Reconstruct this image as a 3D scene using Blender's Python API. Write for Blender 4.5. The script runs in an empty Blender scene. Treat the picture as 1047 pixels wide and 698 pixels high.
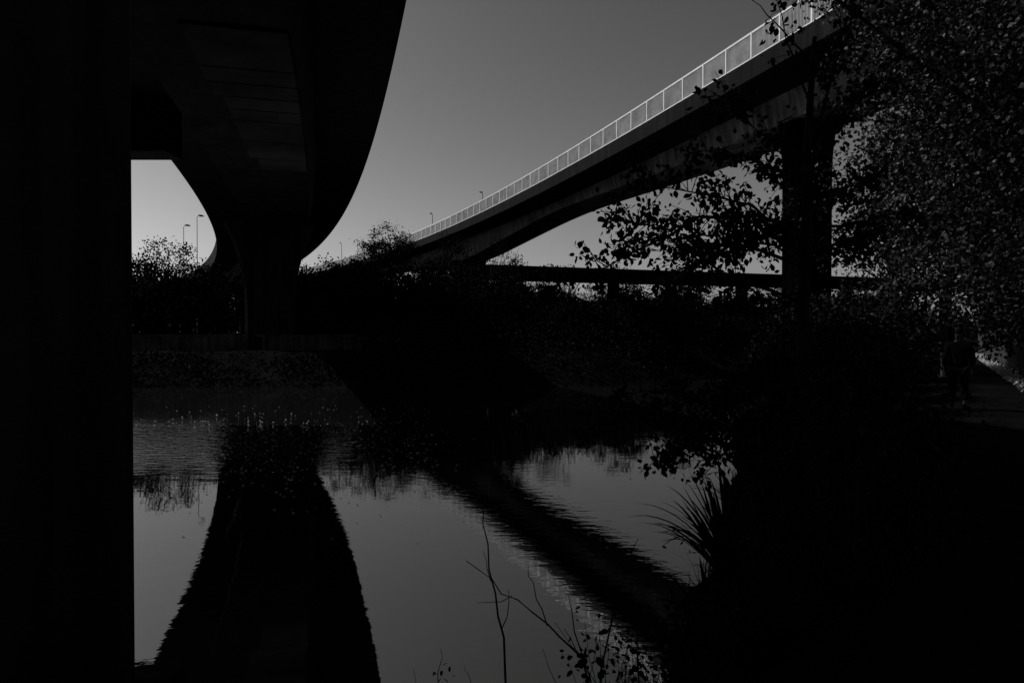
import bpy, math, random
import numpy as np
from mathutils import Vector, Matrix
random.seed(4); RNG=np.random.default_rng(7)
scene=bpy.context.scene
COL=scene.collection
scene.view_settings.view_transform='Standard'
scene.view_settings.look='None'
scene.view_settings.exposure=0

# ------------------------------------------------------------------ materials
def mat(name,a,rough=0.8,var=0.35,scale=3.0,bump=0.0,bscale=20.0,streak=False,spec=0.3,metal=0.0,stretch=(1,1,1)):
    m=bpy.data.materials.new(name); m.use_nodes=True
    nt=m.node_tree; b=nt.nodes['Principled BSDF']
    tc=nt.nodes.new('ShaderNodeTexCoord'); mp=nt.nodes.new('ShaderNodeMapping')
    mp.inputs['Scale'].default_value=stretch
    nt.links.new(tc.outputs['Object'],mp.inputs['Vector'])
    n=nt.nodes.new('ShaderNodeTexNoise'); n.inputs['Scale'].default_value=scale; n.inputs['Detail'].default_value=8
    n.inputs['Roughness'].default_value=0.65
    nt.links.new(mp.outputs['Vector'],n.inputs['Vector'])
    r=nt.nodes.new('ShaderNodeMapRange'); r.inputs['From Min'].default_value=0.3; r.inputs['From Max'].default_value=0.7
    r.inputs['To Min'].default_value=a*(1-var); r.inputs['To Max'].default_value=a*(1+var)
    nt.links.new(n.outputs['Fac'],r.inputs['Value'])
    out=r.outputs['Result']
    if streak:
        mp2=nt.nodes.new('ShaderNodeMapping'); mp2.inputs['Scale'].default_value=(1.6,1.6,0.12)
        nt.links.new(tc.outputs['Object'],mp2.inputs['Vector'])
        n2=nt.nodes.new('ShaderNodeTexNoise'); n2.inputs['Scale'].default_value=2.0; n2.inputs['Detail'].default_value=6
        nt.links.new(mp2.outputs['Vector'],n2.inputs['Vector'])
        r2=nt.nodes.new('ShaderNodeMapRange'); r2.inputs['From Min'].default_value=0.35; r2.inputs['From Max'].default_value=0.65
        r2.inputs['To Min'].default_value=0.35; r2.inputs['To Max'].default_value=1.25
        nt.links.new(n2.outputs['Fac'],r2.inputs['Value'])
        mu=nt.nodes.new('ShaderNodeMath'); mu.operation='MULTIPLY'
        nt.links.new(out,mu.inputs[0]); nt.links.new(r2.outputs['Result'],mu.inputs[1]); out=mu.outputs[0]
    nt.links.new(out,b.inputs['Base Color'])
    b.inputs['Roughness'].default_value=rough
    b.inputs['Specular IOR Level'].default_value=spec
    b.inputs['Metallic'].default_value=metal
    if bump>0:
        nb=nt.nodes.new('ShaderNodeTexNoise'); nb.inputs['Scale'].default_value=bscale; nb.inputs['Detail'].default_value=6
        nt.links.new(mp.outputs['Vector'],nb.inputs['Vector'])
        bp=nt.nodes.new('ShaderNodeBump'); bp.inputs['Strength'].default_value=bump; bp.inputs['Distance'].default_value=0.05
        nt.links.new(nb.outputs['Fac'],bp.inputs['Height']); nt.links.new(bp.outputs['Normal'],b.inputs['Normal'])
    return m
M={}
M['conc_dark']=mat('dark_weathered_concrete',0.008,0.9,0.5,0.7,0.4,6,streak=True,spec=.08)
M['conc_pillar']=mat('pillar_concrete',0.014,0.9,0.4,0.9,0.5,8,streak=True,spec=.08)
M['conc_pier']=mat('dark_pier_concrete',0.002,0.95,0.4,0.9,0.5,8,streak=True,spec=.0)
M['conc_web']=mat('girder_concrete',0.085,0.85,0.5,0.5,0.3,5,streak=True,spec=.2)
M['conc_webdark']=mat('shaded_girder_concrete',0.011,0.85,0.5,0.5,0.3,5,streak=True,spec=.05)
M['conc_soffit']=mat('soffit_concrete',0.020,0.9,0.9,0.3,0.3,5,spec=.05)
M['rail']=mat('white_painted_metal',0.75,0.45,0.15,2.0)
M['railbar']=mat('pale_metal_mesh',0.45,0.5,0.3,1.2)
M['asphalt']=mat('asphalt',0.0045,0.95,0.6,1.5,0.5,60,spec=.02)
M['soil']=mat('soil_grass',0.006,0.95,0.6,0.6,0.8,8,spec=.0)
M['bark']=mat('bark',0.010,0.9,0.5,6,0.6,25,spec=.05)
M['steel']=mat('dark_steel',0.05,0.5,0.3,5)
M['lampsteel']=mat('galvanised_steel',0.16,0.5,0.3,5)
M['wall']=mat('old_concrete_wall',0.05,0.9,0.6,0.6,0.4,8,streak=True,spec=.05)
M['cloth_dark']=mat('dark_cloth',0.003,0.95,0.3,20,0.3,80,spec=.02)
M['trouser']=mat('grey_cloth',0.003,0.95,0.3,20,0.3,80,spec=.02)
M['skin']=mat('skin',0.03,0.6,0.1,8,spec=.1)
M['hair']=mat('hair',0.004,0.8,0.3,40,spec=.05)
M['litter']=mat('dry_leaf',0.5,0.7,0.5,9)
M['fleck']=mat('water_glint',0.8,0.5,0.4,5)  # near-white colour imitating glints on the ripples
M['graf']=mat('painted_panel',0.28,0.6,0.95,5.0)

def leafmat(name,a,rough=0.45,trans=0.25,spec=0.35):
    m=bpy.data.materials.new(name); m.use_nodes=True
    nt=m.node_tree; b=nt.nodes['Principled BSDF']; o=nt.nodes['Material Output']
    at=nt.nodes.new('ShaderNodeAttribute'); at.attribute_name='leafvar'
    r=nt.nodes.new('ShaderNodeMapRange'); r.inputs['To Min'].default_value=a*0.12; r.inputs['To Max'].default_value=a*2.4
    nt.links.new(at.outputs['Fac'],r.inputs['Value'])
    nt.links.new(r.outputs['Result'],b.inputs['Base Color'])
    b.inputs['Roughness'].default_value=rough; b.inputs['Specular IOR Level'].default_value=spec
    if trans>0:
        t=nt.nodes.new('ShaderNodeBsdfTranslucent'); nt.links.new(r.outputs['Result'],t.inputs['Color'])
        mx=nt.nodes.new('ShaderNodeMixShader'); mx.inputs[0].default_value=trans
        nt.links.new(b.outputs[0],mx.inputs[1]); nt.links.new(t.outputs[0],mx.inputs[2])
        nt.links.new(mx.outputs[0],o.inputs['Surface'])
    return m
M['leaf_near']=leafmat('near_leaves',0.007,0.7,0,.08)
M['leaf_right']=leafmat('tree_leaves',0.028,0.5,0.15,.2)
M['leaf_far']=leafmat('far_leaves',0.0055,0.9,0,.03)

# ------------------------------------------------------------------ helpers
def link(o): COL.objects.link(o); return o
def tag(o,label,cat=None,group=None,kind=None):
    o['label']=label
    if cat: o['category']=cat
    if group: o['group']=group
    if kind: o['kind']=kind
    return o
def empty(name,loc,label,cat,group=None):
    e=bpy.data.objects.new(name,None); e.location=loc; e.empty_display_size=0.5
    link(e); return tag(e,label,cat,group)
def mk(name,V,F,m,parent=None,smooth=False,world=True):
    me=bpy.data.meshes.new(name)
    V=[tuple(map(float,v)) for v in V]
    if parent is not None and world:
        l=parent.location; V=[(v[0]-l[0],v[1]-l[1],v[2]-l[2]) for v in V]
    me.from_pydata(V,[],F); me.validate(); me.update()
    if m: me.materials.append(m)
    if smooth:
        for p in me.polygons: p.use_smooth=True
    o=bpy.data.objects.new(name,me); link(o)
    if parent is not None: o.parent=parent
    return o
class B:
    def __init__(s): s.V=[]; s.F=[]
    def add(s,V,F):
        k=len(s.V); s.V+= [tuple(v) for v in V]; s.F+=[tuple(i+k for i in f) for f in F]
    def box(s,c,sx,sy,sz,rot=0):
        ca,sa=math.cos(rot),math.sin(rot); V=[]
        for z in(-1,1):
            for x,y in((-1,-1),(1,-1),(1,1),(-1,1)):
                X=x*sx/2;Y=y*sy/2
                V.append((c[0]+X*ca-Y*sa,c[1]+X*sa+Y*ca,c[2]+z*sz/2))
        s.add(V,[(3,2,1,0),(4,5,6,7),(0,1,5,4),(1,2,6,5),(2,3,7,6),(3,0,4,7)])
    def tube(s,P,R,n=6):
        P=[Vector(p) for p in P]; rings=[]
        for i,p in enumerate(P):
            t=(P[min(i+1,len(P)-1)]-P[max(i-1,0)])
            if t.length<1e-6: t=Vector((0,0,1))
            t.normalize(); a=Vector((1,0,0)) if abs(t.x)<0.8 else Vector((0,1,0))
            u=t.cross(a).normalized(); w=t.cross(u)
            rings.append([p+(u*math.cos(2*math.pi*k/n)+w*math.sin(2*math.pi*k/n))*R[i] for k in range(n)])
        V=[v for r in rings for v in r]; F=[]
        for i in range(len(P)-1):
            for k in range(n):
                F.append((i*n+k,i*n+(k+1)%n,(i+1)*n+(k+1)%n,(i+1)*n+k))
        F.append(tuple(range(n))[::-1]); F.append(tuple((len(P)-1)*n+k for k in range(n)))
        s.add(V,F)
    def beam(s,p,q,w,h):
        p=Vector(p);q=Vector(q);t=(q-p).normalized();u=t.cross(Vector((0,0,1))).normalized();z=u.cross(t)
        V=[]
        for e in(p,q):
            for a,b in((-1,-1),(1,-1),(1,1),(-1,1)): V.append(e+u*a*w/2+z*b*h/2)
        s.add(V,[(3,2,1,0),(4,5,6,7),(0,1,5,4),(1,2,6,5),(2,3,7,6),(3,0,4,7)])
def bevel(o,w=0.05,seg=2):
    md=o.modifiers.new('bevel','BEVEL'); md.width=w; md.segments=seg; md.limit_method='ANGLE'; md.angle_limit=math.radians(40)
    return o

# ------------------------------------------------------------------ bridge curves (plan: x = lateral, y = distance)
RP=np.polyfit([-20,0,15,24.4,31.3,41.5,60.2,74,83,108,140,170],[24,17.8,13.4,10.6,8.2,4.6,-2.0,-7.8,-12.0,-26,-47,-70],4)
LP=np.polyfit([-25,0,18.5,26,33,45,57,78,110,140,170],[6.5,1.5,-3.0,-4.8,-6.6,-10.4,-14.6,-23,-39,-57,-78],4)
class Curve:
    def __init__(s,poly,d0,d1,side):
        d=np.linspace(d0,d1,4000); x=np.polyval(poly,d)
        ds=np.hypot(np.diff(d),np.diff(x)); s.S=np.concatenate([[0],np.cumsum(ds)]); s.d=d; s.x=x
        s.L=s.S[-1]; s.side=side; s.dp=np.polyder(poly)
    def at(s,S,t=0):
        d=np.interp(S,s.S,s.d); x=np.interp(S,s.S,s.x); k=np.polyval(s.dp,d); n=math.hypot(1,k)
        T=np.array([k/n,1/n]); N=np.array([1/n,-k/n])*s.side
        return np.array([x,d])+N*t, T
    def Sd(s,d): return float(np.interp(d,s.d,s.S))
def sweep(curve,prof,step=1.5,s0=None,s1=None):
    s0=0 if s0 is None else s0; s1=curve.L if s1 is None else s1
    n=max(2,int((s1-s0)/step)+1); V=[];m=None
    for i in range(n):
        S=s0+(s1-s0)*i/(n-1); d=float(np.interp(S,curve.S,curve.d))
        pr=prof(d); m=len(pr)
        for t,z in pr:
            p,_=curve.at(S,t); V.append((p[0],p[1],z))
    F=[]
    for i in range(n-1):
        for k in range(m):
            f=(i*m+k,i*m+(k+1)%m,(i+1)*m+(k+1)%m,(i+1)*m+k)
            F.append(f if curve.side>0 else f[::-1])
    F.append(tuple(range(m))); F.append(tuple((n-1)*m+k for k in range(m))[::-1])
    return V,F
RC=Curve(RP,-20,170,1); LC=Curve(LP,-25,170,-1)

# right bridge
zs_d=[-20,0,15,28,39,51.5,61.5,72,79,90,105,125,170]
zs_z=[11.4,12.1,12.1,11.7,12.0,12.4,11.7,10.7,10.6,11.5,12.0,11.4,11.7]
def zs(d):
    return float(np.mean([np.interp(d+o,zs_d,zs_z) for o in(-5,-3,-1.5,0,1.5,3,5)]))
RB=empty('road_bridge',(12.6,29,1.2),'long curved concrete road bridge with white railing on tall piers','bridge')
V,F=sweep(RC,lambda d:[(0,13.9),(0,13.12),(0.12,13.06),(1.9,12.9),(5.1,12.9),(6.88,13.06),(7,13.12),(7,13.9),(6.7,13.9),(6.7,13.45),(0.3,13.45),(0.3,13.9)])
mk('deck',V,F,M['conc_dark'],RB)
V,F=sweep(RC,lambda d:[(1.95,12.93),(2.15,zs(d)),(4.85,zs(d)),(5.05,12.93)])
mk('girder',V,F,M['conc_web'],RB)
def railing(curve,tt,zb,name,parent,s0,s1,panel=1.7,h=1.12):
    b=B(); bars=B(); n=int((s1-s0)/panel)
    for i in range(n):
        S=s0+i*panel; p,T=curve.at(S,tt); q,_=curve.at(S+panel,tt)
        a=math.atan2(T[1],T[0]); far=p[1]>70; k_=1.5 if far else 1.0
        b.box((p[0],p[1],zb+h/2),0.08*k_,0.08*k_,h+0.04,a)
        b.beam((p[0],p[1],zb+h),(q[0],q[1],zb+h),0.07,0.08*k_)
        b.beam((p[0],p[1],zb+0.1),(q[0],q[1],zb+0.1),0.05,0.05)
        m=10 if far else 23
        for k in range(1,m):
            r=p+(q-p)*k/m
            bars.box((r[0],r[1],zb+h/2+0.04),0.05 if far else 0.024,0.03,h-0.16,a)
    mk(name,b.V,b.F,M['rail'],parent); 
    return mk('railing_bars',bars.V,bars.F,M['railbar'],parent)
railing(RC,0.15,13.9,'railing',RB,RC.Sd(8),RC.Sd(160))
railing(RC,6.85,13.9,'railing',RB,RC.Sd(8),RC.Sd(160))
base=RC.Sd(8)
used=set()
for dd in(27.5,29.2,34.0,35.3,37.0,40.9,44.1,47.3,49.3,50.9,54.2,58.5,62.4,64.0,68.0):
    k=round((RC.Sd(dd)-base)/1.7)
    if k in used: continue
    used.add(k); S=base+k*1.7
    p,T=RC.at(S+0.1,0.19); q,_=RC.at(S+1.6,0.19)
    b=B(); b.beam((p[0],p[1],14.44),(q[0],q[1],14.44),0.015,0.82)
    mk('painted_panel',b.V,b.F,M['graf'],RB)
def pier(curve,d,t,w,dep,z0,z1,parent,flare=0.0,m='conc_pillar',fz=2.5,rot=None):
    p,T=curve.at(curve.Sd(d),t); a=math.atan2(T[1],T[0])-math.pi/2 if rot is None else rot
    ca,sa=math.cos(a),math.sin(a); V=[]; fr=np.linspace(0,1,9); zz=[z0]+[z1-fz*(1-f) for f in fr]; ww=[w]+[w+flare*f**2.2 for f in fr]
    ch=0.18
    for z,W_ in zip(zz,ww):
        X=W_/2;Y=dep/2
        for x,y in((-X+ch,-Y),(X-ch,-Y),(X,-Y+ch),(X,Y-ch),(X-ch,Y),(-X+ch,Y),(-X,Y-ch),(-X,-Y+ch)):
            V.append((p[0]+x*ca-y*sa,p[1]+x*sa+y*ca,z))
    F=[]; n=len(zz)
    for i in range(n-1):
        for k in range(8): F.append((i*8+k,i*8+(k+1)%8,(i+1)*8+(k+1)%8,(i+1)*8+k))
    F.append(tuple(range(8))[::-1]); F.append(tuple((n-1)*8+k for k in range(8)))
    return mk('pier',V,F,M[m],parent)
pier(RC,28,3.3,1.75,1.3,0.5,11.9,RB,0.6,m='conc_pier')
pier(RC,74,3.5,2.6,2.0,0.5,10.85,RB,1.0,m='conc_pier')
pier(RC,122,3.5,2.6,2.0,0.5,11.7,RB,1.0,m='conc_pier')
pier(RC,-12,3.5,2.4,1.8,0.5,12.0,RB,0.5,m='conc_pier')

# left flyover
LB=empty('flyover_bridge',(-4.5,4.5,0.2),'massive curved concrete flyover seen from below on thick pillars','bridge')
W=9.8
def lgz(d): return float(np.interp(d,[-25,12,20,33,40,46,54,66,90,130,170],[10.4,10.4,10.4,10.4,10.2,10.0,10.2,10.5,10.4,10.4,10.4]))
V,F=sweep(LC,lambda d:[(0,13.7),(0,12.0),(0.2,11.94),(2.3,11.7),(7.5,11.7),(W-.2,11.94),(W,12.0),(W,13.7),(W-.3,13.7),(W-.3,13.2),(0.3,13.2),(0.3,13.7)])
mk('deck',V,F,M['conc_dark'],LB)
V,F=sweep(LC,lambda d:[(2.45,11.75),(2.9,lgz(d)),(6.9,lgz(d)),(7.35,11.75)])
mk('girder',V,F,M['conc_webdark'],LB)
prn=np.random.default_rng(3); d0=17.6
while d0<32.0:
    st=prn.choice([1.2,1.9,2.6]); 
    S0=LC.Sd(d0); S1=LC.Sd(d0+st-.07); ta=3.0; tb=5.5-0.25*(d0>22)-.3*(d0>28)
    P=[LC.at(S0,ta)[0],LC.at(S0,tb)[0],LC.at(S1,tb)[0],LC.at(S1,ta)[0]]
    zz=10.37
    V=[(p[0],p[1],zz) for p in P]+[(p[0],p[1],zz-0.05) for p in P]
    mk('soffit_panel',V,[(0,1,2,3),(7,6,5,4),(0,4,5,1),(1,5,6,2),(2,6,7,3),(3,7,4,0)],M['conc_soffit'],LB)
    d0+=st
ds=np.linspace(-25,25.4,24); V=[];
for d in ds:
    p,_=LC.at(LC.Sd(d),4.6)
    for z in(13.05,11.42): V.append((p[0],d,z))
    for z in(11.42,13.05): V.append((-48,d,z))
F=[]
for i in range(len(ds)-1):
    for k in range(4): F.append((i*4+k,i*4+(k+1)%4,(i+1)*4+(k+1)%4,(i+1)*4+k))
F+=[(0,1,2,3),tuple(len(ds)*4-4+k for k in(3,2,1,0))]
mk('joining_lane_slab',V,F,M['conc_dark'],LB)
b=B(); b.box((-30.25,24.9,11.3),35.9,1.3,3.74); mk('crosshead_beam',b.V,b.F,M['conc_dark'],LB)
for x in(-16,-20.5,-25,-29.5,-34):
    b=B(); b.box((x,-0.4,11.1),0.7,49,0.75); mk('stringer_beam',b.V,b.F,M['conc_dark'],LB)
b=B(); b.box((-4.66,4.5,5.6),3.25,2.0,12.1); bevel(mk('pillar',b.V,b.F,M['conc_pillar'],LB),0.05)
pier(LC,47,5.2,3.1,2.0,0.5,10.05,LB,2.6,fz=5.5)
pier(LC,95,4.9,3.0,2.0,0.5,10.45,LB,1)
pier(LC,130,4.9,3.0,2.0,0.5,10.45,LB,1)
b=B(); b.box((-30,24.9,5),2.2,1.6,8.9); bevel(mk('pillar',b.V,b.F,M['conc_pillar'],LB),0.05)

# distant low bridge
FB=empty('low_bridge',(30,100,2),'thin dark low bridge crossing beyond the trees','bridge')
pa=np.array([-4.5,88.4]); pb=np.array([150.0,141.0])
def lowp(t): return pa+(pb-pa)*t
b=B(); n=30; ZT=11.3
for i in range(n):
    p=lowp(i/n);q=lowp((i+1)/n)
    b.beam((p[0],p[1],ZT-0.65),(q[0],q[1],ZT-0.65),6,1.3)
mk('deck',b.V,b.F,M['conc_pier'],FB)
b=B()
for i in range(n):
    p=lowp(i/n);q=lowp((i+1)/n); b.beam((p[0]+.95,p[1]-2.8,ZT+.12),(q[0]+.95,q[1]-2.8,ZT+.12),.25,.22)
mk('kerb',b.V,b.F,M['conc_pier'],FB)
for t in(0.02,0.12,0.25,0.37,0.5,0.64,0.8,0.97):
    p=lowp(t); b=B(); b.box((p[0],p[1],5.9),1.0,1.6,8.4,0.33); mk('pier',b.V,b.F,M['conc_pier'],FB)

# ------------------------------------------------------------------ terrain
NX=[-400,-60,-10,-3,0.5,1.35,2.75,5.1,8.4,10.4,14,25,60,400]; NY=[-40,-14,1.0,4.0,4.4,5.8,9,15,26,31,39,58,100,420]
FX=[-400,-60,-20,0,5,10,16,25,60,400]; FY=[60,40,37.5,37.5,39,43,55,75,125,470]
pathc=lambda d: 5.6+(d-7.4)*0.63
def ground_h(x,y):
    yn=np.interp(x,NX,NY); yf=np.interp(x,FX,FY)
    sn=np.interp(x+.5,NX,NY)-np.interp(x-.5,NX,NY); sf=np.interp(x+.5,FX,FY)-np.interp(x-.5,FX,FY)
    dn=(yn-y)/np.sqrt(1+sn**2); df=(y-yf)/np.sqrt(1+sf**2)
    dn=dn+(0.28*np.sin(1.7*y+x)+0.18*np.sin(4.1*y+.5))*np.clip((y-5.5)/2,0,1)*(np.abs(dn)<2.0)*(x<11)
    df=df+0.5*np.sin(0.45*x)*np.exp(-df**2/9)
    nz=np.sin(x*0.9+1.3*np.sin(y*0.5))*np.cos(y*0.7+x*.3)*0.5+0.5
    hn=np.clip(dn/1.7,-1,1); hn=np.where(hn>0,1.3*np.sin(hn*math.pi/2),1.6*hn)-0.06*nz*(dn>0)
    hf=np.clip(df/5,-1,1); hf=np.where(hf>0,1.9*np.sin(hf*math.pi/2),1.6*hf)+np.clip(df-5,0,100)*0.006-0.15*nz*(df>0)
    return np.maximum(hn,hf)
gx=np.concatenate([[-900,-600,-400,-250,-150,-100],np.arange(-75,-10,1.5),np.arange(-10,16,0.3),np.arange(16,75,1.5),[85,100,150,250,400,600,900]])
gy=np.concatenate([[-300,-150,-80,-40,-20,-10],np.arange(-5,30,0.3),np.arange(30,80,1.0),np.arange(80,140,5),[150,180,250,400,700,1200]])
X,Y=np.meshgrid(gx,gy); Z=ground_h(X,Y)
V=np.stack([X,Y,Z],-1).reshape(-1,3); nx=len(gx)
F=[(j*nx+i,j*nx+i+1,(j+1)*nx+i+1,(j+1)*nx+i) for j in range(len(gy)-1) for i in range(nx-1)]
g=mk('ground',V,F,M['soil'],smooth=True); tag(g,'dark grassy river banks and surrounding land',kind='structure')

# water
wm=bpy.data.materials.new('river_water'); wm.use_nodes=True; nt=wm.node_tree
for n_ in list(nt.nodes):
    if n_.type=='BSDF_PRINCIPLED': nt.nodes.remove(n_)
o_=nt.nodes['Material Output']
gl=nt.nodes.new('ShaderNodeBsdfGlossy'); gl.inputs['Roughness'].default_value=0.012; gl.inputs['Color'].default_value=(0.9,0.9,0.9,1)
df=nt.nodes.new('ShaderNodeBsdfDiffuse'); df.inputs['Color'].default_value=(0.008,0.008,0.008,1)
lw=nt.nodes.new('ShaderNodeFresnel'); lw.inputs['IOR'].default_value=3.3
mr=nt.nodes.new('ShaderNodeMapRange'); mr.inputs['To Min'].default_value=0.12; mr.inputs['To Max'].default_value=0.95
nt.links.new(lw.outputs[0],mr.inputs['Value'])
mx=nt.nodes.new('ShaderNodeMixShader'); nt.links.new(mr.outputs[0],mx.inputs[0])
nt.links.new(df.outputs[0],mx.inputs[1]); nt.links.new(gl.outputs[0],mx.inputs[2]); nt.links.new(mx.outputs[0],o_.inputs['Surface'])
tc=nt.nodes.new('ShaderNodeTexCoord')
def nz(scale,detail,sx=1,sy=1):
    mp=nt.nodes.new('ShaderNodeMapping'); mp.inputs['Scale'].default_value=(sx,sy,1); nt.links.new(tc.outputs['Object'],mp.inputs['Vector'])
    n=nt.nodes.new('ShaderNodeTexNoise'); n.inputs['Scale'].default_value=scale; n.inputs['Detail'].default_value=detail
    nt.links.new(mp.outputs[0],n.inputs['Vector']); return n
n1=nz(5.0,3,0.7,1.3); n2=nz(0.9,2,0.8,1.2); n3=nz(0.13,3)
r3=nt.nodes.new('ShaderNodeMapRange'); r3.inputs['From Min'].default_value=0.42; r3.inputs['From Max'].default_value=0.68; r3.inputs['To Min'].default_value=0.2; r3.inputs['To Max'].default_value=1.4
nt.links.new(n3.outputs['Fac'],r3.inputs['Value'])
mu=nt.nodes.new('ShaderNodeMath'); mu.operation='MULTIPLY'; nt.links.new(n1.outputs['Fac'],mu.inputs[0]); nt.links.new(r3.outputs[0],mu.inputs[1])
m2=nt.nodes.new('ShaderNodeMath'); m2.operation='MULTIPLY'; m2.inputs[1].default_value=1.1; nt.links.new(n2.outputs['Fac'],m2.inputs[0])
ad=nt.nodes.new('ShaderNodeMath'); ad.operation='ADD'; nt.links.new(mu.outputs[0],ad.inputs[0]); nt.links.new(m2.outputs[0],ad.inputs[1])
sx_=nt.nodes.new('ShaderNodeSeparateXYZ'); nt.links.new(tc.outputs['Object'],sx_.inputs[0])
def gate(sock,a,b_,c_,d_):
    r1=nt.nodes.new('ShaderNodeMapRange'); r1.inputs['From Min'].default_value=a; r1.inputs['From Max'].default_value=b_; nt.links.new(sock,r1.inputs['Value'])
    r2=nt.nodes.new('ShaderNodeMapRange'); r2.inputs['From Min'].default_value=d_; r2.inputs['From Max'].default_value=c_; nt.links.new(sock,r2.inputs['Value'])
    m=nt.nodes.new('ShaderNodeMath'); m.operation='MULTIPLY'; nt.links.new(r1.outputs[0],m.inputs[0]); nt.links.new(r2.outputs[0],m.inputs[1]); return m.outputs[0]
gxs=gate(sx_.outputs['X'],-22,-15,-9,-3); gys=gate(sx_.outputs['Y'],14,17,22,27)
n4=nz(3.2,4,0.8,1.6); gm=nt.nodes.new('ShaderNodeMath'); gm.operation='MULTIPLY'; nt.links.new(gxs,gm.inputs[0]); nt.links.new(gys,gm.inputs[1])
g2=nt.nodes.new('ShaderNodeMath'); g2.operation='MULTIPLY'; nt.links.new(gm.outputs[0],g2.inputs[0]); nt.links.new(n4.outputs['Fac'],g2.inputs[1])
g3=nt.nodes.new('ShaderNodeMath'); g3.operation='MULTIPLY'; g3.inputs[1].default_value=18; nt.links.new(g2.outputs[0],g3.inputs[0])
a2=nt.nodes.new('ShaderNodeMath'); a2.operation='ADD'; nt.links.new(ad.outputs[0],a2.inputs[0]); nt.links.new(g3.outputs[0],a2.inputs[1])
bp=nt.nodes.new('ShaderNodeBump'); bp.inputs['Strength'].default_value=1.0; bp.inputs['Distance'].default_value=0.0022
nt.links.new(a2.outputs[0],bp.inputs['Height'])
nt.links.new(bp.outputs[0],gl.inputs['Normal'])
w=mk('river_water',[(-500,-60,0),(500,-60,0),(500,500,0),(-500,500,0)],[(0,1,2,3)],wm); tag(w,'calm dark river reflecting bridges and sky',kind='structure')

# path
V=[];F=[]; dd=np.arange(-8,75,1.0)
for d in dd:
    c=pathc(d)
    V+=[(c-1.35,d,1.25),(c-1.33,d,1.315),(c,d,1.335),(c+1.33,d,1.315),(c+1.35,d,1.25)]
for i in range(len(dd)-1):
    for k in range(4): F.append((i*5+k,i*5+k+1,i*5+k+6,i*5+k+5))
p=mk('riverside_path',V,F,M['asphalt'],smooth=False); tag(p,'narrow asphalt riverside path',kind='structure')

WL=empty('low_wall',(-22,44,2),'low weathered concrete wall on the far bank','wall')
b=B(); b.box((-23,44.5,2.0),28,0.5,1.5); b.box((-23,44.5,2.81),28.1,0.7,0.12); mk('wall',b.V,b.F,M['wall'],WL)

# ------------------------------------------------------------------ foliage
def leaf_mesh(name,P,size,m,droop=0.3,shape=4,rng=RNG,parent=None,asp=0.55):
    n=len(P); d=rng.normal(size=(n,3)); d[:,2]-=droop; d/=np.linalg.norm(d,axis=1)[:,None]
    r=rng.normal(size=(n,3)); u=np.cross(d,r); u/=np.linalg.norm(u,axis=1)[:,None]; w=np.cross(d,u)
    s=size*rng.uniform(0.55,1.4,n)[:,None]
    if shape==4: pts=[(0,0,0),(0.45,0.5,0.12),(1,0,0),(0.45,-0.5,0.12)]; fc=[(0,1,2),(0,2,3)]
    else: pts=[(0,0,0),(0.25,0.38,0.08),(0.6,0.42,0.1),(1.05,0,-0.05),(0.6,-0.42,0.1),(0.25,-0.38,0.08)]; fc=[(0,1,2,3),(0,3,4,5)]
    k=len(pts); V=np.zeros((n,k,3))
    for i,(a,b_,c) in enumerate(pts): V[:,i]=P+d*s*a+u*s*b_*asp*1.3+w*s*c
    V=V.reshape(-1,3); nf=len(fc); L=len(fc[0])
    I=(np.arange(n)*k)[:,None,None]+np.array(fc)[None]; I=I.reshape(-1)
    me=bpy.data.meshes.new(name); me.vertices.add(len(V)); me.vertices.foreach_set('co',V.astype(np.float32).ravel())
    me.loops.add(len(I)); me.loops.foreach_set('vertex_index',I.astype(np.int32))
    me.polygons.add(n*nf); me.polygons.foreach_set('loop_start',(np.arange(n*nf)*L).astype(np.int32))
    me.update(calc_edges=True)
    at=me.attributes.new('leafvar','FLOAT','FACE'); at.data.foreach_set('value',np.repeat(rng.random(n)**2.2,nf).astype(np.float32))
    me.materials.append(m); o=bpy.data.objects.new(name,me); link(o)
    if parent is not None: o.parent=parent
    return o
def crown_pts(rad,ncl,per,sig,rng,shell=0.45):
    d=rng.normal(size=(ncl,3)); d/=np.linalg.norm(d,axis=1)[:,None]
    ph=rng.uniform(0,6.28,6)
    lump=1+0.22*np.sin(3*d[:,0]+ph[0]+2*d[:,2])+0.18*np.sin(5*d[:,1]+ph[1])+0.15*np.sin(6*d[:,2]+ph[2]+3*d[:,0])
    r=rng.random(ncl)**shell*lump
    C=d*r[:,None]*np.array(rad)
    s=sig*rng.uniform(0.5,1.4,ncl)
    P=C[:,None,:]+rng.normal(size=(ncl,per,3))*s[:,None,None]*np.array([1,1,0.7])
    return C,P.reshape(-1,3)
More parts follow.
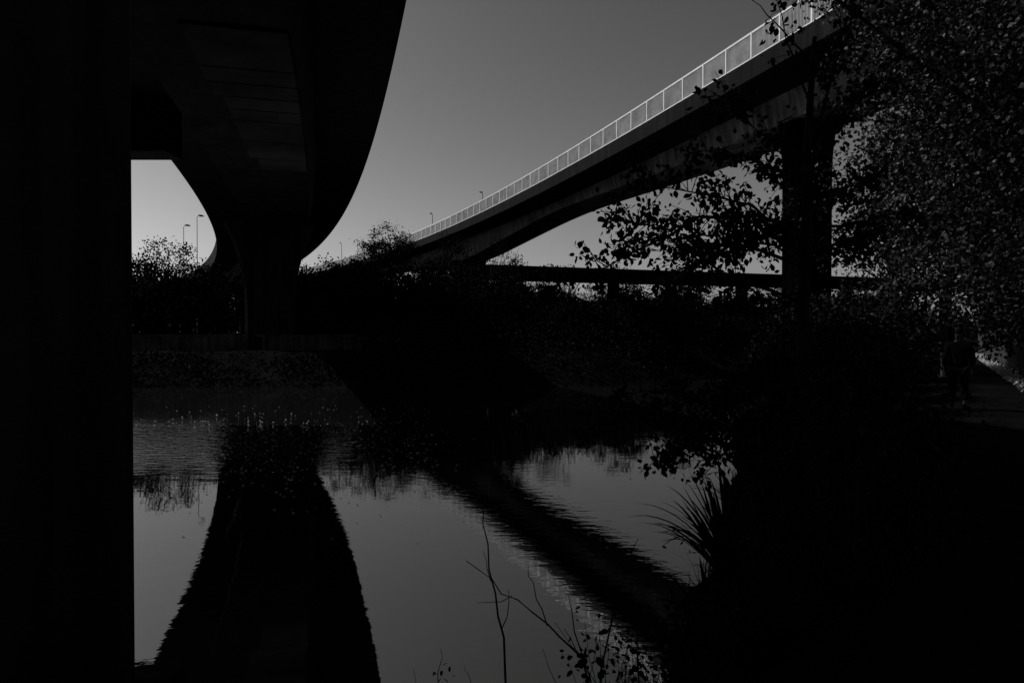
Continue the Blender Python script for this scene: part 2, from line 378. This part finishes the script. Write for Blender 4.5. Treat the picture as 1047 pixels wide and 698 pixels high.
def tree_parts(cz,rad,ncl,per,sig,ls,seed,m,tr=0.25,off=(0,0),limbs=50,base=0.0,asp=0.55,shape=4):
    rng=np.random.default_rng(seed)
    C,P=crown_pts(rad,ncl,per,sig,rng); o=np.array([off[0],off[1],cz]); C=C+o; P=P+o
    P=P[P[:,2]>base+0.15+0.5*np.sin(P[:,0]*1.7)*(base>0)]; C=C[C[:,2]>base]
    b=B(); top=np.array([off[0]*.9,off[1]*.9,cz+rad[2]*0.55])
    n=8; path=[np.array([0,0,-0.3])]+[top*f+np.append(rng.normal(size=2)*0.05*top[2]*f*.6,0) for f in np.linspace(0.12,1,n)]
    R=[tr*1.35]+[tr*(1-0.85*f) for f in np.linspace(0.05,1,n)]
    b.tube(path,R,8)
    idx=rng.choice(len(C),min(limbs,len(C)),replace=False)
    for i in idx:
        c=C[i]; f=np.clip((c[2]/top[2])*rng.uniform(0.35,0.8),0.15,0.95)
        j=f*n; a=path[int(j)]*(1-(j%1))+path[min(int(j)+1,n)]*(j%1)
        mid=(a+c)/2+rng.normal(size=3)*0.12*np.linalg.norm(c-a)+np.array([0,0,0.08*np.linalg.norm(c-a)])
        r0=tr*0.35*(1-0.6*f)
        b.tube([a,(a+mid)/2+rng.normal(size=3)*.05,mid,(mid+c)/2,c],[r0,r0*.8,r0*.55,r0*.35,r0*.12],5)
    return b,P
def tree(name,loc,label,cat,group,**kw):
    asp=kw.get('asp',0.55)
    b,P=tree_parts(**kw); e=empty(name,loc,label,cat,group)
    t=mk('trunk',b.V,b.F,M['bark'],e,smooth=True,world=False)
    rng=np.random.default_rng(kw['seed']+99)
    c=leaf_mesh('crown',P,kw['ls'],kw['m'],rng=rng,parent=e,asp=asp,shape=kw.get('shape',4))
    return e,t,c
def copytree(src,loc,rot,sc,label,group=None):
    e=src[0].copy(); e.location=loc; e.rotation_euler=(0,0,rot); e.scale=sc; link(e); e['label']=label
    if group: e['group']=group
    out=[e]
    for p in src[1:]:
        q=p.copy(); q.parent=e; link(q); out.append(q)
    return out
gh=lambda x,y: float(ground_h(np.array(x,float),np.array(y,float)))

G='large leafy trees beside the path'
tree('leafy_tree',(12.6,14.5,1.25),'large leafy tree overhanging the riverside path','tree',G,cz=8.0,rad=(4.1,4.0,5.4),ncl=760,per=105,sig=0.36,ls=0.10,seed=11,m=M['leaf_right'],tr=0.3,off=(-0.9,0),base=2.3,asp=.65)
T2=tree('leafy_tree',(16.0,19.5,1.25),'large leafy tree behind the path fence','tree',G,cz=8.0,rad=(4.6,4.6,6.6),ncl=620,per=90,sig=0.45,ls=0.135,seed=12,m=M['leaf_right'],tr=0.3,off=(-0.6,0),base=1.6,asp=.65)
T3=tree('leafy_tree',(22.0,27,1.25),'tall leafy tree behind the path fence','tree',G,cz=7,rad=(5,5,6.5),ncl=520,per=75,sig=0.55,ls=0.17,seed=13,m=M['leaf_right'],tr=0.32,base=.8,asp=.65)
copytree(T3,(18.6,24.0,1.25),0.7,(.8,.8,1.05),'tall leafy tree behind the path fence')
copytree(T3,(30,37,1.25),1.9,(1.1,1.1,1.0),'tall leafy tree further along the path')
copytree(T3,(39,48,1.25),3.4,(1.2,1.2,1.0),'tall leafy tree further along the path')
tree('riverside_tree',(15.2,26.0,1.2),'sparse leafy tree beside the concrete bridge pier','tree',None,cz=5.6,rad=(3.2,3,3.6),ncl=190,per=40,sig=0.42,ls=0.13,seed=15,m=M['leaf_near'],tr=0.16,off=(-0.6,0))
FG='trees on the far river bank'
FT=[tree('far_bank_tree',(-23,48,1.9),'bushy tree on the far bank below the flyover','tree',FG,cz=3.9,rad=(3.4,3,2.8),ncl=230,per=60,sig=0.4,ls=0.16,seed=21,m=M['leaf_far'],tr=0.2),
    tree('far_bank_tree',(-8,50,1.9),'dense dark tree on the far river bank','tree',FG,cz=2.8,rad=(4.2,3.2,2.6),ncl=240,per=70,sig=0.42,ls=0.18,seed=22,m=M['leaf_far'],tr=0.22)]
pos=[(-27.5,48,1,0.3,1.0,1.3,'bushy tree on the far bank below the flyover'),(-31.5,50,0,1.3,1.0,1.0,'bushy tree on the far bank below the flyover'),(-19.8,52,0,2.2,0.75,0.95,'bushy tree beside the flyover pier'),
(-14,53,1,0.8,0.9,1.2,None),(-12.0,47,0,2.8,0.85,0.8,None),(-4,46,0,1.1,0.9,0.8,None),(-2.5,54,1,2.1,1.0,1.25,None),(2,50,0,3.0,0.8,0.78,None),(5.5,48,1,4.0,0.9,0.72,None),(8.5,54,0,5.0,.8,.85,None),
(12,56,1,0.2,1.0,.8,None),(15.5,63,0,1.7,.9,.98,None),(20,66,1,2.6,1.15,.85,None),(24,76,0,3.3,1.2,1.0,None),(30,86,1,4.4,1.3,1.0,None),(38,98,0,5.1,1.4,1.15,None),(-19,60,1,5.5,1.1,1.3,None),(-39,58,0,0.5,1.2,1.1,None),(-46,56,1,1.5,1.2,1.1,None),(-0.4,60,0,0.9,0.6,1.22,'rounded tree beside the distant bridge pier'),(10,66,1,3.6,1.2,.92,None),(17,78,1,0.4,1.2,1.05,None),(-9,62,1,0.4,1.2,1.45,None),(-25,75,0,0.4,1.2,1.2,None),(-31,66,1,2.4,1.2,1.2,None),(-4.5,64,0,1.4,.9,1.3,None),(4,66,1,5.4,1.1,1.05,None),(-17,70,1,4.4,1.2,1.6,None),(-7,68,0,2.9,.7,1.4,None),(-13.2,60,0,3.9,.8,1.2,None)]
for x,y,k,r,s,sz,l in pos:
    copytree(FT[k],(x,y,gh(x,y)-0.05),r,(s,s,sz),l or 'dense dark tree on the far river bank')
tree('tall_tree',(-12.4,70,2),'taller airy tree rising in front of the bridge','tree',None,cz=9.0,rad=(3.0,2.6,2.7),ncl=170,per=50,sig=0.35,ls=0.17,seed=31,m=M['leaf_far'],tr=0.2)

rng=np.random.default_rng(5)
xs=rng.uniform(-60,45,3000); off=rng.uniform(-0.1,9,3000)
ys=np.interp(xs,FX,FY)+off*np.where(xs>8,2,1); hh=ground_h(xs,ys)
strip=(xs<-9)
zz=rng.uniform(0.0,1.7,3000); zz=np.where(strip&(off<5),zz*0.12,zz)
keep=~(strip&(off>3.6)&(off<7.6)); 
st=(strip&(off<5))[keep]; xs,ys,hh,zz=xs[keep],ys[keep],hh[keep],zz[keep]
P=np.stack([xs,ys,hh+zz],-1)
sc=np.where(st,0.25,1.0)[:,None,None]
P=(P[:,None,:]+rng.normal(size=(len(xs),26,3))*np.array([.5,.5,.35])*np.concatenate([np.ones_like(sc),np.ones_like(sc),sc],-1)).reshape(-1,3)
o=leaf_mesh('bank_undergrowth',P,0.17,M['leaf_far'],rng=rng); tag(o,'tangled dark undergrowth along the far bank','undergrowth',kind='stuff')
xs=rng.uniform(-260,300,5200); ys=rng.uniform(150,185,5200)+np.abs(xs)*0.1
ht=5.2+2.2*np.sin(xs*.05)+1.6*np.sin(xs*.17+1)
P=np.stack([xs,ys,2+rng.random(5200)*ht],-1); P=(P[:,None,:]+rng.normal(size=(5200,12,3))*np.array([1.2,1,0.8])).reshape(-1,3)
o=leaf_mesh('distant_wood',P,1.0,M['leaf_far'],rng=rng); tag(o,'low distant belt of woodland on the horizon','woodland',kind='stuff')

# grassy fringe on the near bank
rng=np.random.default_rng(55); V=[];F=[]
tt=rng.uniform(5.2,24,2600); tx=np.interp(tt,[5.2,5.8,9,15,26],[1.05,1.35,2.75,5.1,8.4])+np.abs(rng.normal(size=2600))*0.45-.05
cl=np.sin(tt*2.3)+np.sin(tt*5.1+1)
for x,y,c in zip(tx,tt,cl):
    z=max(gh(x,y),0)-.02; l=rng.uniform(.25,.6)*(1+.35*c); a=rng.uniform(0,6.28) if rng.random()<.5 else rng.normal(3.0,.6); ln=rng.uniform(.2,.95); k=len(V); w_=.008+.004*rng.random()
    for j in range(5):
        f=j/4; r=l*ln*f*f; zz_=l*(f-.35*ln*f*f); ww=w_*(1-f*.95)
        V+=[(x+math.cos(a)*r-math.sin(a)*ww,y+math.sin(a)*r+math.cos(a)*ww,z+zz_),(x+math.cos(a)*r+math.sin(a)*ww,y+math.sin(a)*r-math.cos(a)*ww,z+zz_)]
    for j in range(4): F.append((k+2*j,k+2*j+1,k+2*j+3,k+2*j+2))
o=mk('bank_grass',V,F,M['leaf_near']); tag(o,'long dark grass fringing the near bank','grass',kind='stuff')

# near tree with separate leafy branches reaching over the water
NT=empty('overhanging_tree',(4.15,9.6,1.2),'slender tree with leafy branches reaching over the water','tree')
rng=np.random.default_rng(77)
b=B(); LP_=[]
tp=[(4.15,9.6,1.0),(4.12,9.55,2.0),(4.08,9.6,3.2),(4.1,9.5,4.4),(4.05,9.4,5.6),(4.1,9.3,7.0)]
b.tube(tp,[0.13,0.11,0.095,0.08,0.06,0.03],8)
def branch(a,c,r,sag,nt,tl,leaves,bare=0.25):
    a=np.array(a,float); c=np.array(c,float); n=9; L=np.linalg.norm(c-a); pts=[]
    j=rng.normal(size=3)*0.05*L
    for i in range(n+1):
        f=i/n; p=a+(c-a)*f; p[2]+=sag*math.sin(math.pi*f)*L; p=p+j*math.sin(math.pi*f*1.5)+rng.normal(size=3)*0.012*L*(0<i<n)
        pts.append(p)
    b.tube(pts,[r*(1-0.85*i/n) for i in range(n+1)],5)
    for k in range(nt):
        f=bare+(1-bare)*rng.random(); q=f*n; p=pts[int(q)]*(1-q%1)+pts[min(int(q)+1,n)]*(q%1)
        d=(c-a)/L*0.7+rng.normal(size=3)*0.55; d[2]-=0.1; d/=np.linalg.norm(d); l=tl*rng.uniform(0.4,1.2)
        e=p+d*l; m=(p+e)/2+np.array([0,0,0.08*l])
        b.tube([p,m,e],[r*0.25,r*0.17,0.003],4)
        for s in range(leaves):
            g=rng.uniform(0.25,1.08); x=p*(1-g)+e*g; LP_.append(x+rng.normal(size=3)*0.05)
B_=[((4.1,9.5,4.0),(0.5,8.9,4.05),.035,.04,56,.42,12),((4.1,9.5,3.9),(1.7,8.6,3.75),.03,.04,36,.45,12),((4.1,9.6,3.4),(1.2,9.3,4.5),.03,.05,44,.5,13),
((4.1,9.5,4.3),(2.0,9.0,4.9),.03,.05,40,.5,13),((4.05,9.4,5.0),(2.4,8.8,5.3),.025,.06,28,.45,11),((4.05,9.4,5.4),(2.5,9,6.1),.025,.06,16,.4,9),((4.1,9.35,6.0),(3.4,9.0,7.4),.02,.05,8,.4,6),
((4.1,9.3,6.6),(3.0,8.9,7.35),.018,.06,5,.3,8),((4.1,9.5,4.6),(5.4,9.9,5.3),.03,.05,38,.5,12),((4.05,9.4,5.2),(5.3,9.6,6.6),.03,.05,34,.5,12),((4.05,9.4,5.6),(4.7,9.0,7.9),.03,.02,28,.5,11),
((4.1,9.6,2.6),(1.25,8.6,1.78),.028,.03,46,.34,12),((4.12,9.6,2.3),(1.55,8.2,1.48),.026,.02,40,.32,12),((4.12,9.6,2.4),(2.2,9.0,1.75),.025,.02,30,.36,12),((4.1,9.6,3.6),(2.9,9.4,3.3),.025,.03,40,.45,12),((4.1,9.5,4.5),(3.1,9.2,4.3),.03,.04,44,.5,13),((4.1,9.5,4.1),(5.0,9.9,4.3),.03,.04,28,.45,12),
((4.12,9.6,2.7),(1.6,9.2,2.1),.025,.02,34,.36,12),((4.12,9.6,2.1),(1.95,8.5,1.3),.025,.02,34,.32,12),((4.1,9.6,2.2),(2.5,8.6,1.35),.022,.02,26,.32,12),((4.1,9.6,3.8),(2.0,9.6,4.3),.025,.05,30,.5,12),((4.1,9.4,4.8),(3.4,9.1,5.6),.022,.05,20,.4,10),((4.1,9.4,4.6),(6.0,10.4,4.6),.028,.05,30,.5,12)]
for br in B_: branch(*br)
mk('trunk',b.V,b.F,M['bark'],NT,smooth=True)
c=leaf_mesh('crown',np.array(LP_)-np.array([4.15,9.6,1.2]),0.08,M['leaf_near'],droop=0.9,shape=6,rng=rng,parent=NT,asp=0.6)

# shrubs along the near bank
SG='shrubs along the near river bank'
S1=tree('shrub',(3.9,8.0,0.9),'dense dark shrub on the near river bank','shrub',SG,cz=0.75,rad=(1.0,1.1,0.8),ncl=130,per=50,sig=0.18,ls=0.075,seed=41,m=M['leaf_near'],tr=0.05,limbs=30)
S2=tree('shrub',(5.0,10.8,1.1),'dense dark shrub on the near river bank','shrub',SG,cz=1.1,rad=(1.15,1.2,1.1),ncl=160,per=50,sig=0.22,ls=0.08,seed=42,m=M['leaf_near'],tr=0.06,limbs=30)
for x,y,k,r,s in [(2.6,6.5,0,1.,.4),(3.2,7.0,1,2.,.45),(4.2,8.9,0,2.2,.8),(6.2,12.9,1,.4,1.0),(6.2,14.3,0,3.,.9),(7.3,15.2,1,4.,1.1),(7.9,17.8,0,5.,1.3),(8.7,18.2,1,.9,1.3),(9.4,21.2,0,2.,1.4),(10.5,21.5,1,1.2,1.4),(11.2,25.2,0,.3,1.6),(12.8,24.8,1,2.7,1.6),(14.3,30,0,3.9,1.9),(2.1,4.9,1,3.1,.4),(2.9,5.2,0,.6,.45),(3.0,6.0,1,5.2,.5),(15.6,29.0,1,1.8,1.7),(1.5,4.5,0,2.,.3),(17.5,37,1,2.,1.8),(21,40,0,2.,2.0),(5.3,11.6,0,1.,1.)]:
    copytree((S1,S2)[k],(x,y,max(gh(x,y),0.05)),r,(s,s,s),'dense dark shrub on the near river bank')

def straps(loc,n,L,seed,label):
    rng=np.random.default_rng(seed); e=empty('strap_leaf_plant',loc,label,'plant',"strap-leaved plants at the water's edge"); V=[];F=[]
    for i in range(n):
        a=rng.uniform(0,6.28); l=L*rng.uniform(.6,1.15); lean=rng.uniform(.25,1.1); w=0.026*rng.uniform(.7,1.2); k=len(V); m=9
        for j in range(m+1):
            f=j/m; r=l*lean*f*0.75; z=l*(f*1.0-0.75*lean*f*f*0.8)
            x=math.cos(a)*r;y=math.sin(a)*r; ww=w*(1-f**2.2)*(0.6+f)
            V+=[(x-math.sin(a)*ww,y+math.cos(a)*ww,z),(x+math.sin(a)*ww,y-math.cos(a)*ww,z)]
        for j in range(m): F.append((k+2*j,k+2*j+1,k+2*j+3,k+2*j+2))
    mk('leaves',V,F,M['leaf_near'],e,world=False); return e
for x,y,n_,L_,s_ in((2.1,6.7,60,1.2,3),(2.65,8.2,50,1.2,5),(1.75,5.9,34,.8,6),(3.4,10.3,40,1.0,8),(2.35,7.3,50,1.35,10)):
    straps((x,y,max(gh(x,y),0.03)),n_,L_,s_,'clump of long arching strap leaves at the water edge')

def stemplant(loc,paths,leafpts,label,seed,nl=6,ls=0.06):
    rng=np.random.default_rng(seed); e=empty('wild_plant',loc,label,'plant',); b=B()
    for P,r in paths:
        Q=[]
        for i in range(len(P)-1):
            a=np.array(P[i]);c=np.array(P[i+1])
            for f in(0,.33,.66): Q.append(a*(1-f)+c*f+rng.normal(size=3)*0.008)
        Q.append(np.array(P[-1])); n=len(Q)
        b.tube(Q,[r*(1-.75*i/n) for i in range(n)],5)
    mk('stem',b.V,b.F,M['bark'],e,smooth=True)
    if leafpts:
        L=[]
        for p,s,n in leafpts: L.append(np.array(p)+rng.normal(size=(n,3))*s)
        leaf_mesh('leaves',np.concatenate(L)-np.array(loc),ls,M['leaf_near'],droop=.2,shape=6,rng=rng,parent=e)
zb=gh(0,4)-.05
stemplant((0,4,zb),[([(0,4,zb),(-.05,4,1.2),(-.13,4.02,1.6),(-.16,4,2.03)],.009),([(-.06,4,1.25),(-.02,3.97,1.5)],.004)],None,'tall thin bare weed stem at the water edge',1)
stemplant((.6,4,zb),[([(.6,4,zb),(.42,4,1.08),(.21,4,1.28),(-.05,4,1.48),(-.27,4,1.66)],.008),([(.21,4,1.28),(.12,4.05,1.5),(.1,4.05,1.62)],.004),([(.0,4,1.43),(-.2,3.9,1.45)],.003),([(.42,4,1.08),(.3,3.9,1.3)],.004),([(-.12,4,1.54),(-.17,4,1.72)],.003)],[((.42,4,1.1),.05,8)],'arching bare bramble stem over the water',2)
rg=np.random.default_rng(61); tw=[]
for i in range(26):
    x0=rg.uniform(.35,1.2); x1=x0+rg.normal()*.16; h=rg.uniform(.95,1.3)+.18*(x0-.35); tw.append(([(x0,4.1+rg.normal()*.1,zb),((x0+x1)/2+rg.normal()*.03,4.1,(zb+h)/2+.1),(x1,4.1,h)],.004))
stemplant((.75,4.1,gh(.75,4.1)),[([(.5,4.1,zb),(.58,4.1,1.28),(.66,4.08,1.5),(.76,4.1,1.76)],.007),([(.6,4.1,zb),(.4,4.1,1.2),(.34,4.1,1.42)],.006),([(.8,4.1,zb),(.75,4.1,1.3)],.007)]+tw,[((.45,4.1,1.0),.10,30),((.65,4.1,.98),.13,70),((.85,4.1,1.0),.15,110),((1.1,4.1,1.05),.18,160),((1.0,4.2,.8),.3,220)],'leafy weed clump with thin stems',3,ls=.04)
stemplant((-.35,4,zb),[([(-.4,4,zb),(-.44,4,.98),(-.42,4,1.14)],.004),([(-.5,4,zb),(-.58,4,1.02)],.003),([(-.3,4,zb),(-.25,4,.96),(-.28,4,1.04)],.003)],[((-.42,4,1.0),.04,8)],'short thin weed stems at the water edge',4,ls=.035)

rng=np.random.default_rng(9); n=1100  # small pale flecks added on the water to stand in for glints
ys=rng.gamma(9,2.1,n)*.6+7; xs=rng.uniform(-.62,-.1,n)*ys+rng.normal(size=n)*.4
V=[];F=[]
for x,y in zip(xs,ys):
    s=rng.uniform(.008,.026); a=rng.uniform(0,3.1); k=len(V)
    for t in range(5): V.append((x+s*math.cos(a+t*1.257)*1.3,y+s*math.sin(a+t*1.257),.006+rng.random()*.012))
    F.append(tuple(range(k,k+5)))
o=mk('glint_flecks',V,F,M['fleck']); tag(o,'scattered pale flecks painted as glints on the dark water','leaves',kind='stuff')
n=3200; d=rng.uniform(8,55,n); x=pathc(d)+1.4+np.abs(rng.normal(size=n))*0.4
P=np.stack([x,d,np.full(n,1.33)],-1)
o=leaf_mesh('leaf_litter',P,0.08,M['litter'],rng=rng); tag(o,'dry fallen leaves scattered along the path edge','leaves',kind='stuff')

# ------------------------------------------------------------------ fence
FE=empty('metal_fence',(pathc(18)+2.2,18,1.3),'tall metal railing fence running beside the path','fence')
rails={1.55:B(),3.0:B()}; bars=B(); ddx=np.arange(6,60,2.4)
for i,d in enumerate(ddx):
    x=pathc(d)+2.3; x2=pathc(d+2.4)+2.3
    pb_=B(); pb_.box((x,d,2.2),.08,.08,2.1); mk('post',pb_.V,pb_.F,M['steel'],FE)
    for z in rails: rails[z].beam((x,d,z),(x2,d+2.4,z),.04,.05)
    for k in range(1,14):
        f=k/14; bars.box((x+(x2-x)*f,d+2.4*f,2.25),.022,.022,1.75)
for z in rails: mk('rail',rails[z].V,rails[z].F,M['steel'],FE)
mk('fence_bars',bars.V,bars.F,M['steel'],FE)

BO=empty('bollard',(pathc(26)-0.9,26,1.3),'short dark metal bollard on the path','bollard')
b=B(); x=pathc(26)-.9; b.tube([(x,26,1.3),(x,26,1.36),(x,26,1.37),(x,26,2.1),(x,26,2.14),(x,26,2.2),(x,26,2.24)],[.12,.12,.08,.07,.09,.09,.03],12)
mk('bollard_post',b.V,b.F,M['steel'],BO)

# ------------------------------------------------------------------ street lamps
def lamp(loc,h,rot,label,group,s=1.0):
    e=empty('street_lamp',loc,label,'street lamp',group)
    b=B(); b.tube([(0,0,0),(0,0,.9),(0,0,1),(0,0,h*.6),(0,0,h-.2),(.08,0,h-.03),(.2,0,h+.04),(.3,0,h+.05)],[.09,.09,.07,.05*s,.04*s,.035*s,.035*s,.035*s],8)
    mk('pole',b.V,b.F,M['lampsteel'],e,world=False,smooth=True)
    b=B(); b.add([(.25,-.11,h+.0),(.75,-.14,h+.03),(.75,.14,h+.03),(.25,.11,h+.0),(.3,-.08,h+.14),(.65,-.1,h+.13),(.65,.1,h+.13),(.3,.08,h+.14)],[(0,3,2,1),(4,5,6,7),(0,1,5,4),(1,2,6,5),(2,3,7,6),(3,0,4,7)])
    mk('lamp_head',b.V,b.F,M['lampsteel'],e,world=False)
    e.rotation_euler=(0,0,rot); return e
LG='street lamps along the bridge'
for d,h in((77,5.8),(92,6.0),(120,6.2),(127,6.6)):
    p,T=RC.at(RC.Sd(d),6.5); lamp((p[0],p[1],13.4),h,math.pi+1.2,'tall street lamp standing on the curved road bridge',LG)
for x,y,h in((-28.8,60,10.5),(-26.7,58,11.0)):
    lamp((x,y,gh(x,y)),h,1.35,'tall street lamp beside the flyover','street lamps beside the flyover',.6)

# ------------------------------------------------------------------ person (walking away on the path)
def skinned(name,J,E,R,m,parent,root=0,sub=2):
    me=bpy.data.meshes.new(name); me.from_pydata(J,E,[]); me.materials.append(m)
    o=bpy.data.objects.new(name,me); link(o)
    o.modifiers.new('skin','SKIN')
    bpy.context.view_layer.objects.active=o
    if me.skin_vertices:
        for i,r in enumerate(R):
            r=(r,r) if not isinstance(r,tuple) else r
            me.skin_vertices[0].data[i].radius=r
        me.skin_vertices[0].data[root].use_root=True
    s=o.modifiers.new('sub','SUBSURF'); s.levels=sub; s.render_levels=sub
    dg=bpy.context.evaluated_depsgraph_get(); nm=bpy.data.meshes.new_from_object(o.evaluated_get(dg))
    o.modifiers.clear(); o.data=nm
    for p in nm.polygons: p.use_smooth=True
    o.parent=parent; return o
PX,PY=9.75,14.9
PE=empty('person',(PX,PY,1.33),'person in dark jacket and trousers walking along the path','person')
PE.rotation_euler=(0,0,-0.55)
J=[(0,0,.95),(0,.0,1.12),(0,.01,1.3),(0,.0,1.42),(0,.01,1.50),(0,.03,1.60),(0,.035,1.70),
 (-.1,0,.9),(-.11,.14,.5),(-.11,.10,.1),(-.11,.24,.05),
 (.1,0,.9),(.11,-.05,.5),(.11,-.30,.16),(.11,-.21,.05),
 (-.19,0,1.39),(-.25,-.08,1.13),(-.26,-.02,.88),(-.26,.0,.82),
 (.19,0,1.39),(.25,.06,1.13),(.26,.18,.92),(.26,.21,.86)]
E=[(0,1),(1,2),(2,3),(3,4),(4,5),(5,6),(0,7),(7,8),(8,9),(9,10),(0,11),(11,12),(12,13),(13,14),(3,15),(15,16),(16,17),(17,18),(3,19),(19,20),(20,21),(21,22)]
R=[(.14,.1),(.13,.09),(.15,.1),(.11,.08),.055,(.075,.09),(.07,.085),(.085,.085),.055,.04,.035,(.085,.085),.055,.04,.035,.06,.045,.032,(.035,.02),.06,.045,.032,(.035,.02)]
skinned('body',J,E,R,M['skin'],PE)
for sx,w in((-1,(-.26,.0,.82)),(1,(.26,.21,.86))):
    wx,wy,wz=w
    JJ=[(wx,wy,wz+.02)];EE=[];RR=[.018]
    for k,(oy,l) in enumerate(((-.03,.065),(-.01,.08),(.01,.075),(.03,.06))):
        i=len(JJ); JJ+=[(wx,wy+oy,wz-.03),(wx-sx*.004,wy+oy,wz-.03-l*.6),(wx-sx*.02,wy+oy,wz-.03-l)]; EE+=[(0,i),(i,i+1),(i+1,i+2)]; RR+=[.010,.009,.007]
    i=len(JJ); JJ+=[(wx-sx*.01,wy+.04,wz-.005),(wx-sx*.025,wy+.06,wz-.04)]; EE+=[(0,i),(i,i+1)]; RR+=[.011,.009]
    skinned('hand',JJ,EE,RR,M['skin'],PE,sub=1)
J2=[(0,0,.84),(0,0,1.1),(0,.01,1.3),(0,0,1.43),(-.19,0,1.39),(-.25,-.08,1.13),(-.26,-.03,.93),(.19,0,1.39),(.25,.06,1.13),(.26,.15,.96),(0,0,1.48)]
skinned('jacket',J2,[(0,1),(1,2),(2,3),(3,4),(4,5),(5,6),(3,7),(7,8),(8,9),(3,10)],[(.21,.16),(.20,.15),(.21,.15),(.15,.12),.09,.075,.06,.09,.075,.06,(.08,.08)],M['cloth_dark'],PE)
J3=[(0,0,.92),(-.1,0,.85),(-.11,.14,.5),(-.11,.10,.13),(.1,0,.85),(.11,-.05,.5),(.11,-.28,.19)]
skinned('trousers',J3,[(0,1),(1,2),(2,3),(0,4),(4,5),(5,6)],[(.15,.12),.11,.085,.068,.11,.085,.068],M['trouser'],PE)
skinned('hair',[(0,-.01,1.62),(0,-.0,1.72),(0,.03,1.765)],[(0,1),(1,2)],[(.08,.07),(.088,.09),(.06,.07)],M['hair'],PE)
for sx in(-1,1):
    c0=(-.11,.10) if sx<0 else (.11,-.30); c1=(-.11,.26) if sx<0 else (.11,-.18)
    skinned('shoe',[(c0[0],c0[1],.075 if sx<0 else .13),(c1[0],c1[1]-.06,.055),(c1[0],c1[1],.045)],[(0,1),(1,2)],[.055,(.05,.04),(.045,.035)],M['hair'],PE,sub=1)

# ------------------------------------------------------------------ light
sd=Vector((-0.85,0.35,0)).normalized(); el=math.radians(46)
sv=Vector((sd.x*math.cos(el),sd.y*math.cos(el),math.sin(el)))
sl=bpy.data.lights.new('sun','SUN'); sl.energy=2.8; sl.angle=math.radians(0.5); sl.color=(1,1,1)
so=bpy.data.objects.new('sun',sl); link(so); so.rotation_euler=sv.to_track_quat('Z','Y').to_euler()
wd=bpy.data.worlds.new('World'); scene.world=wd; wd.use_nodes=True; nt=wd.node_tree
bg=nt.nodes['Background']; sk=nt.nodes.new('ShaderNodeTexSky'); sk.sky_type='NISHITA'; sk.sun_disc=False
sk.sun_elevation=el; sk.sun_rotation=math.atan2(sd.x,sd.y)%(2*math.pi); sk.air_density=1.0; sk.dust_density=1.2
bw=nt.nodes.new('ShaderNodeRGBToBW'); nt.links.new(sk.outputs[0],bw.inputs[0])
pw=nt.nodes.new('ShaderNodeMath'); pw.operation='POWER'; pw.inputs[1].default_value=1.75; nt.links.new(bw.outputs[0],pw.inputs[0])
nt.links.new(pw.outputs[0],bg.inputs['Color']); bg.inputs['Strength'].default_value=0.019

# ------------------------------------------------------------------ camera
cd=bpy.data.cameras.new('camera'); cd.sensor_width=36; cd.lens=24; cd.clip_start=0.05; cd.clip_end=3000
co=bpy.data.objects.new('camera',cd); link(co); co.location=(0,0,3.0); co.rotation_euler=(math.radians(90-0.74),0,0)
scene.camera=co
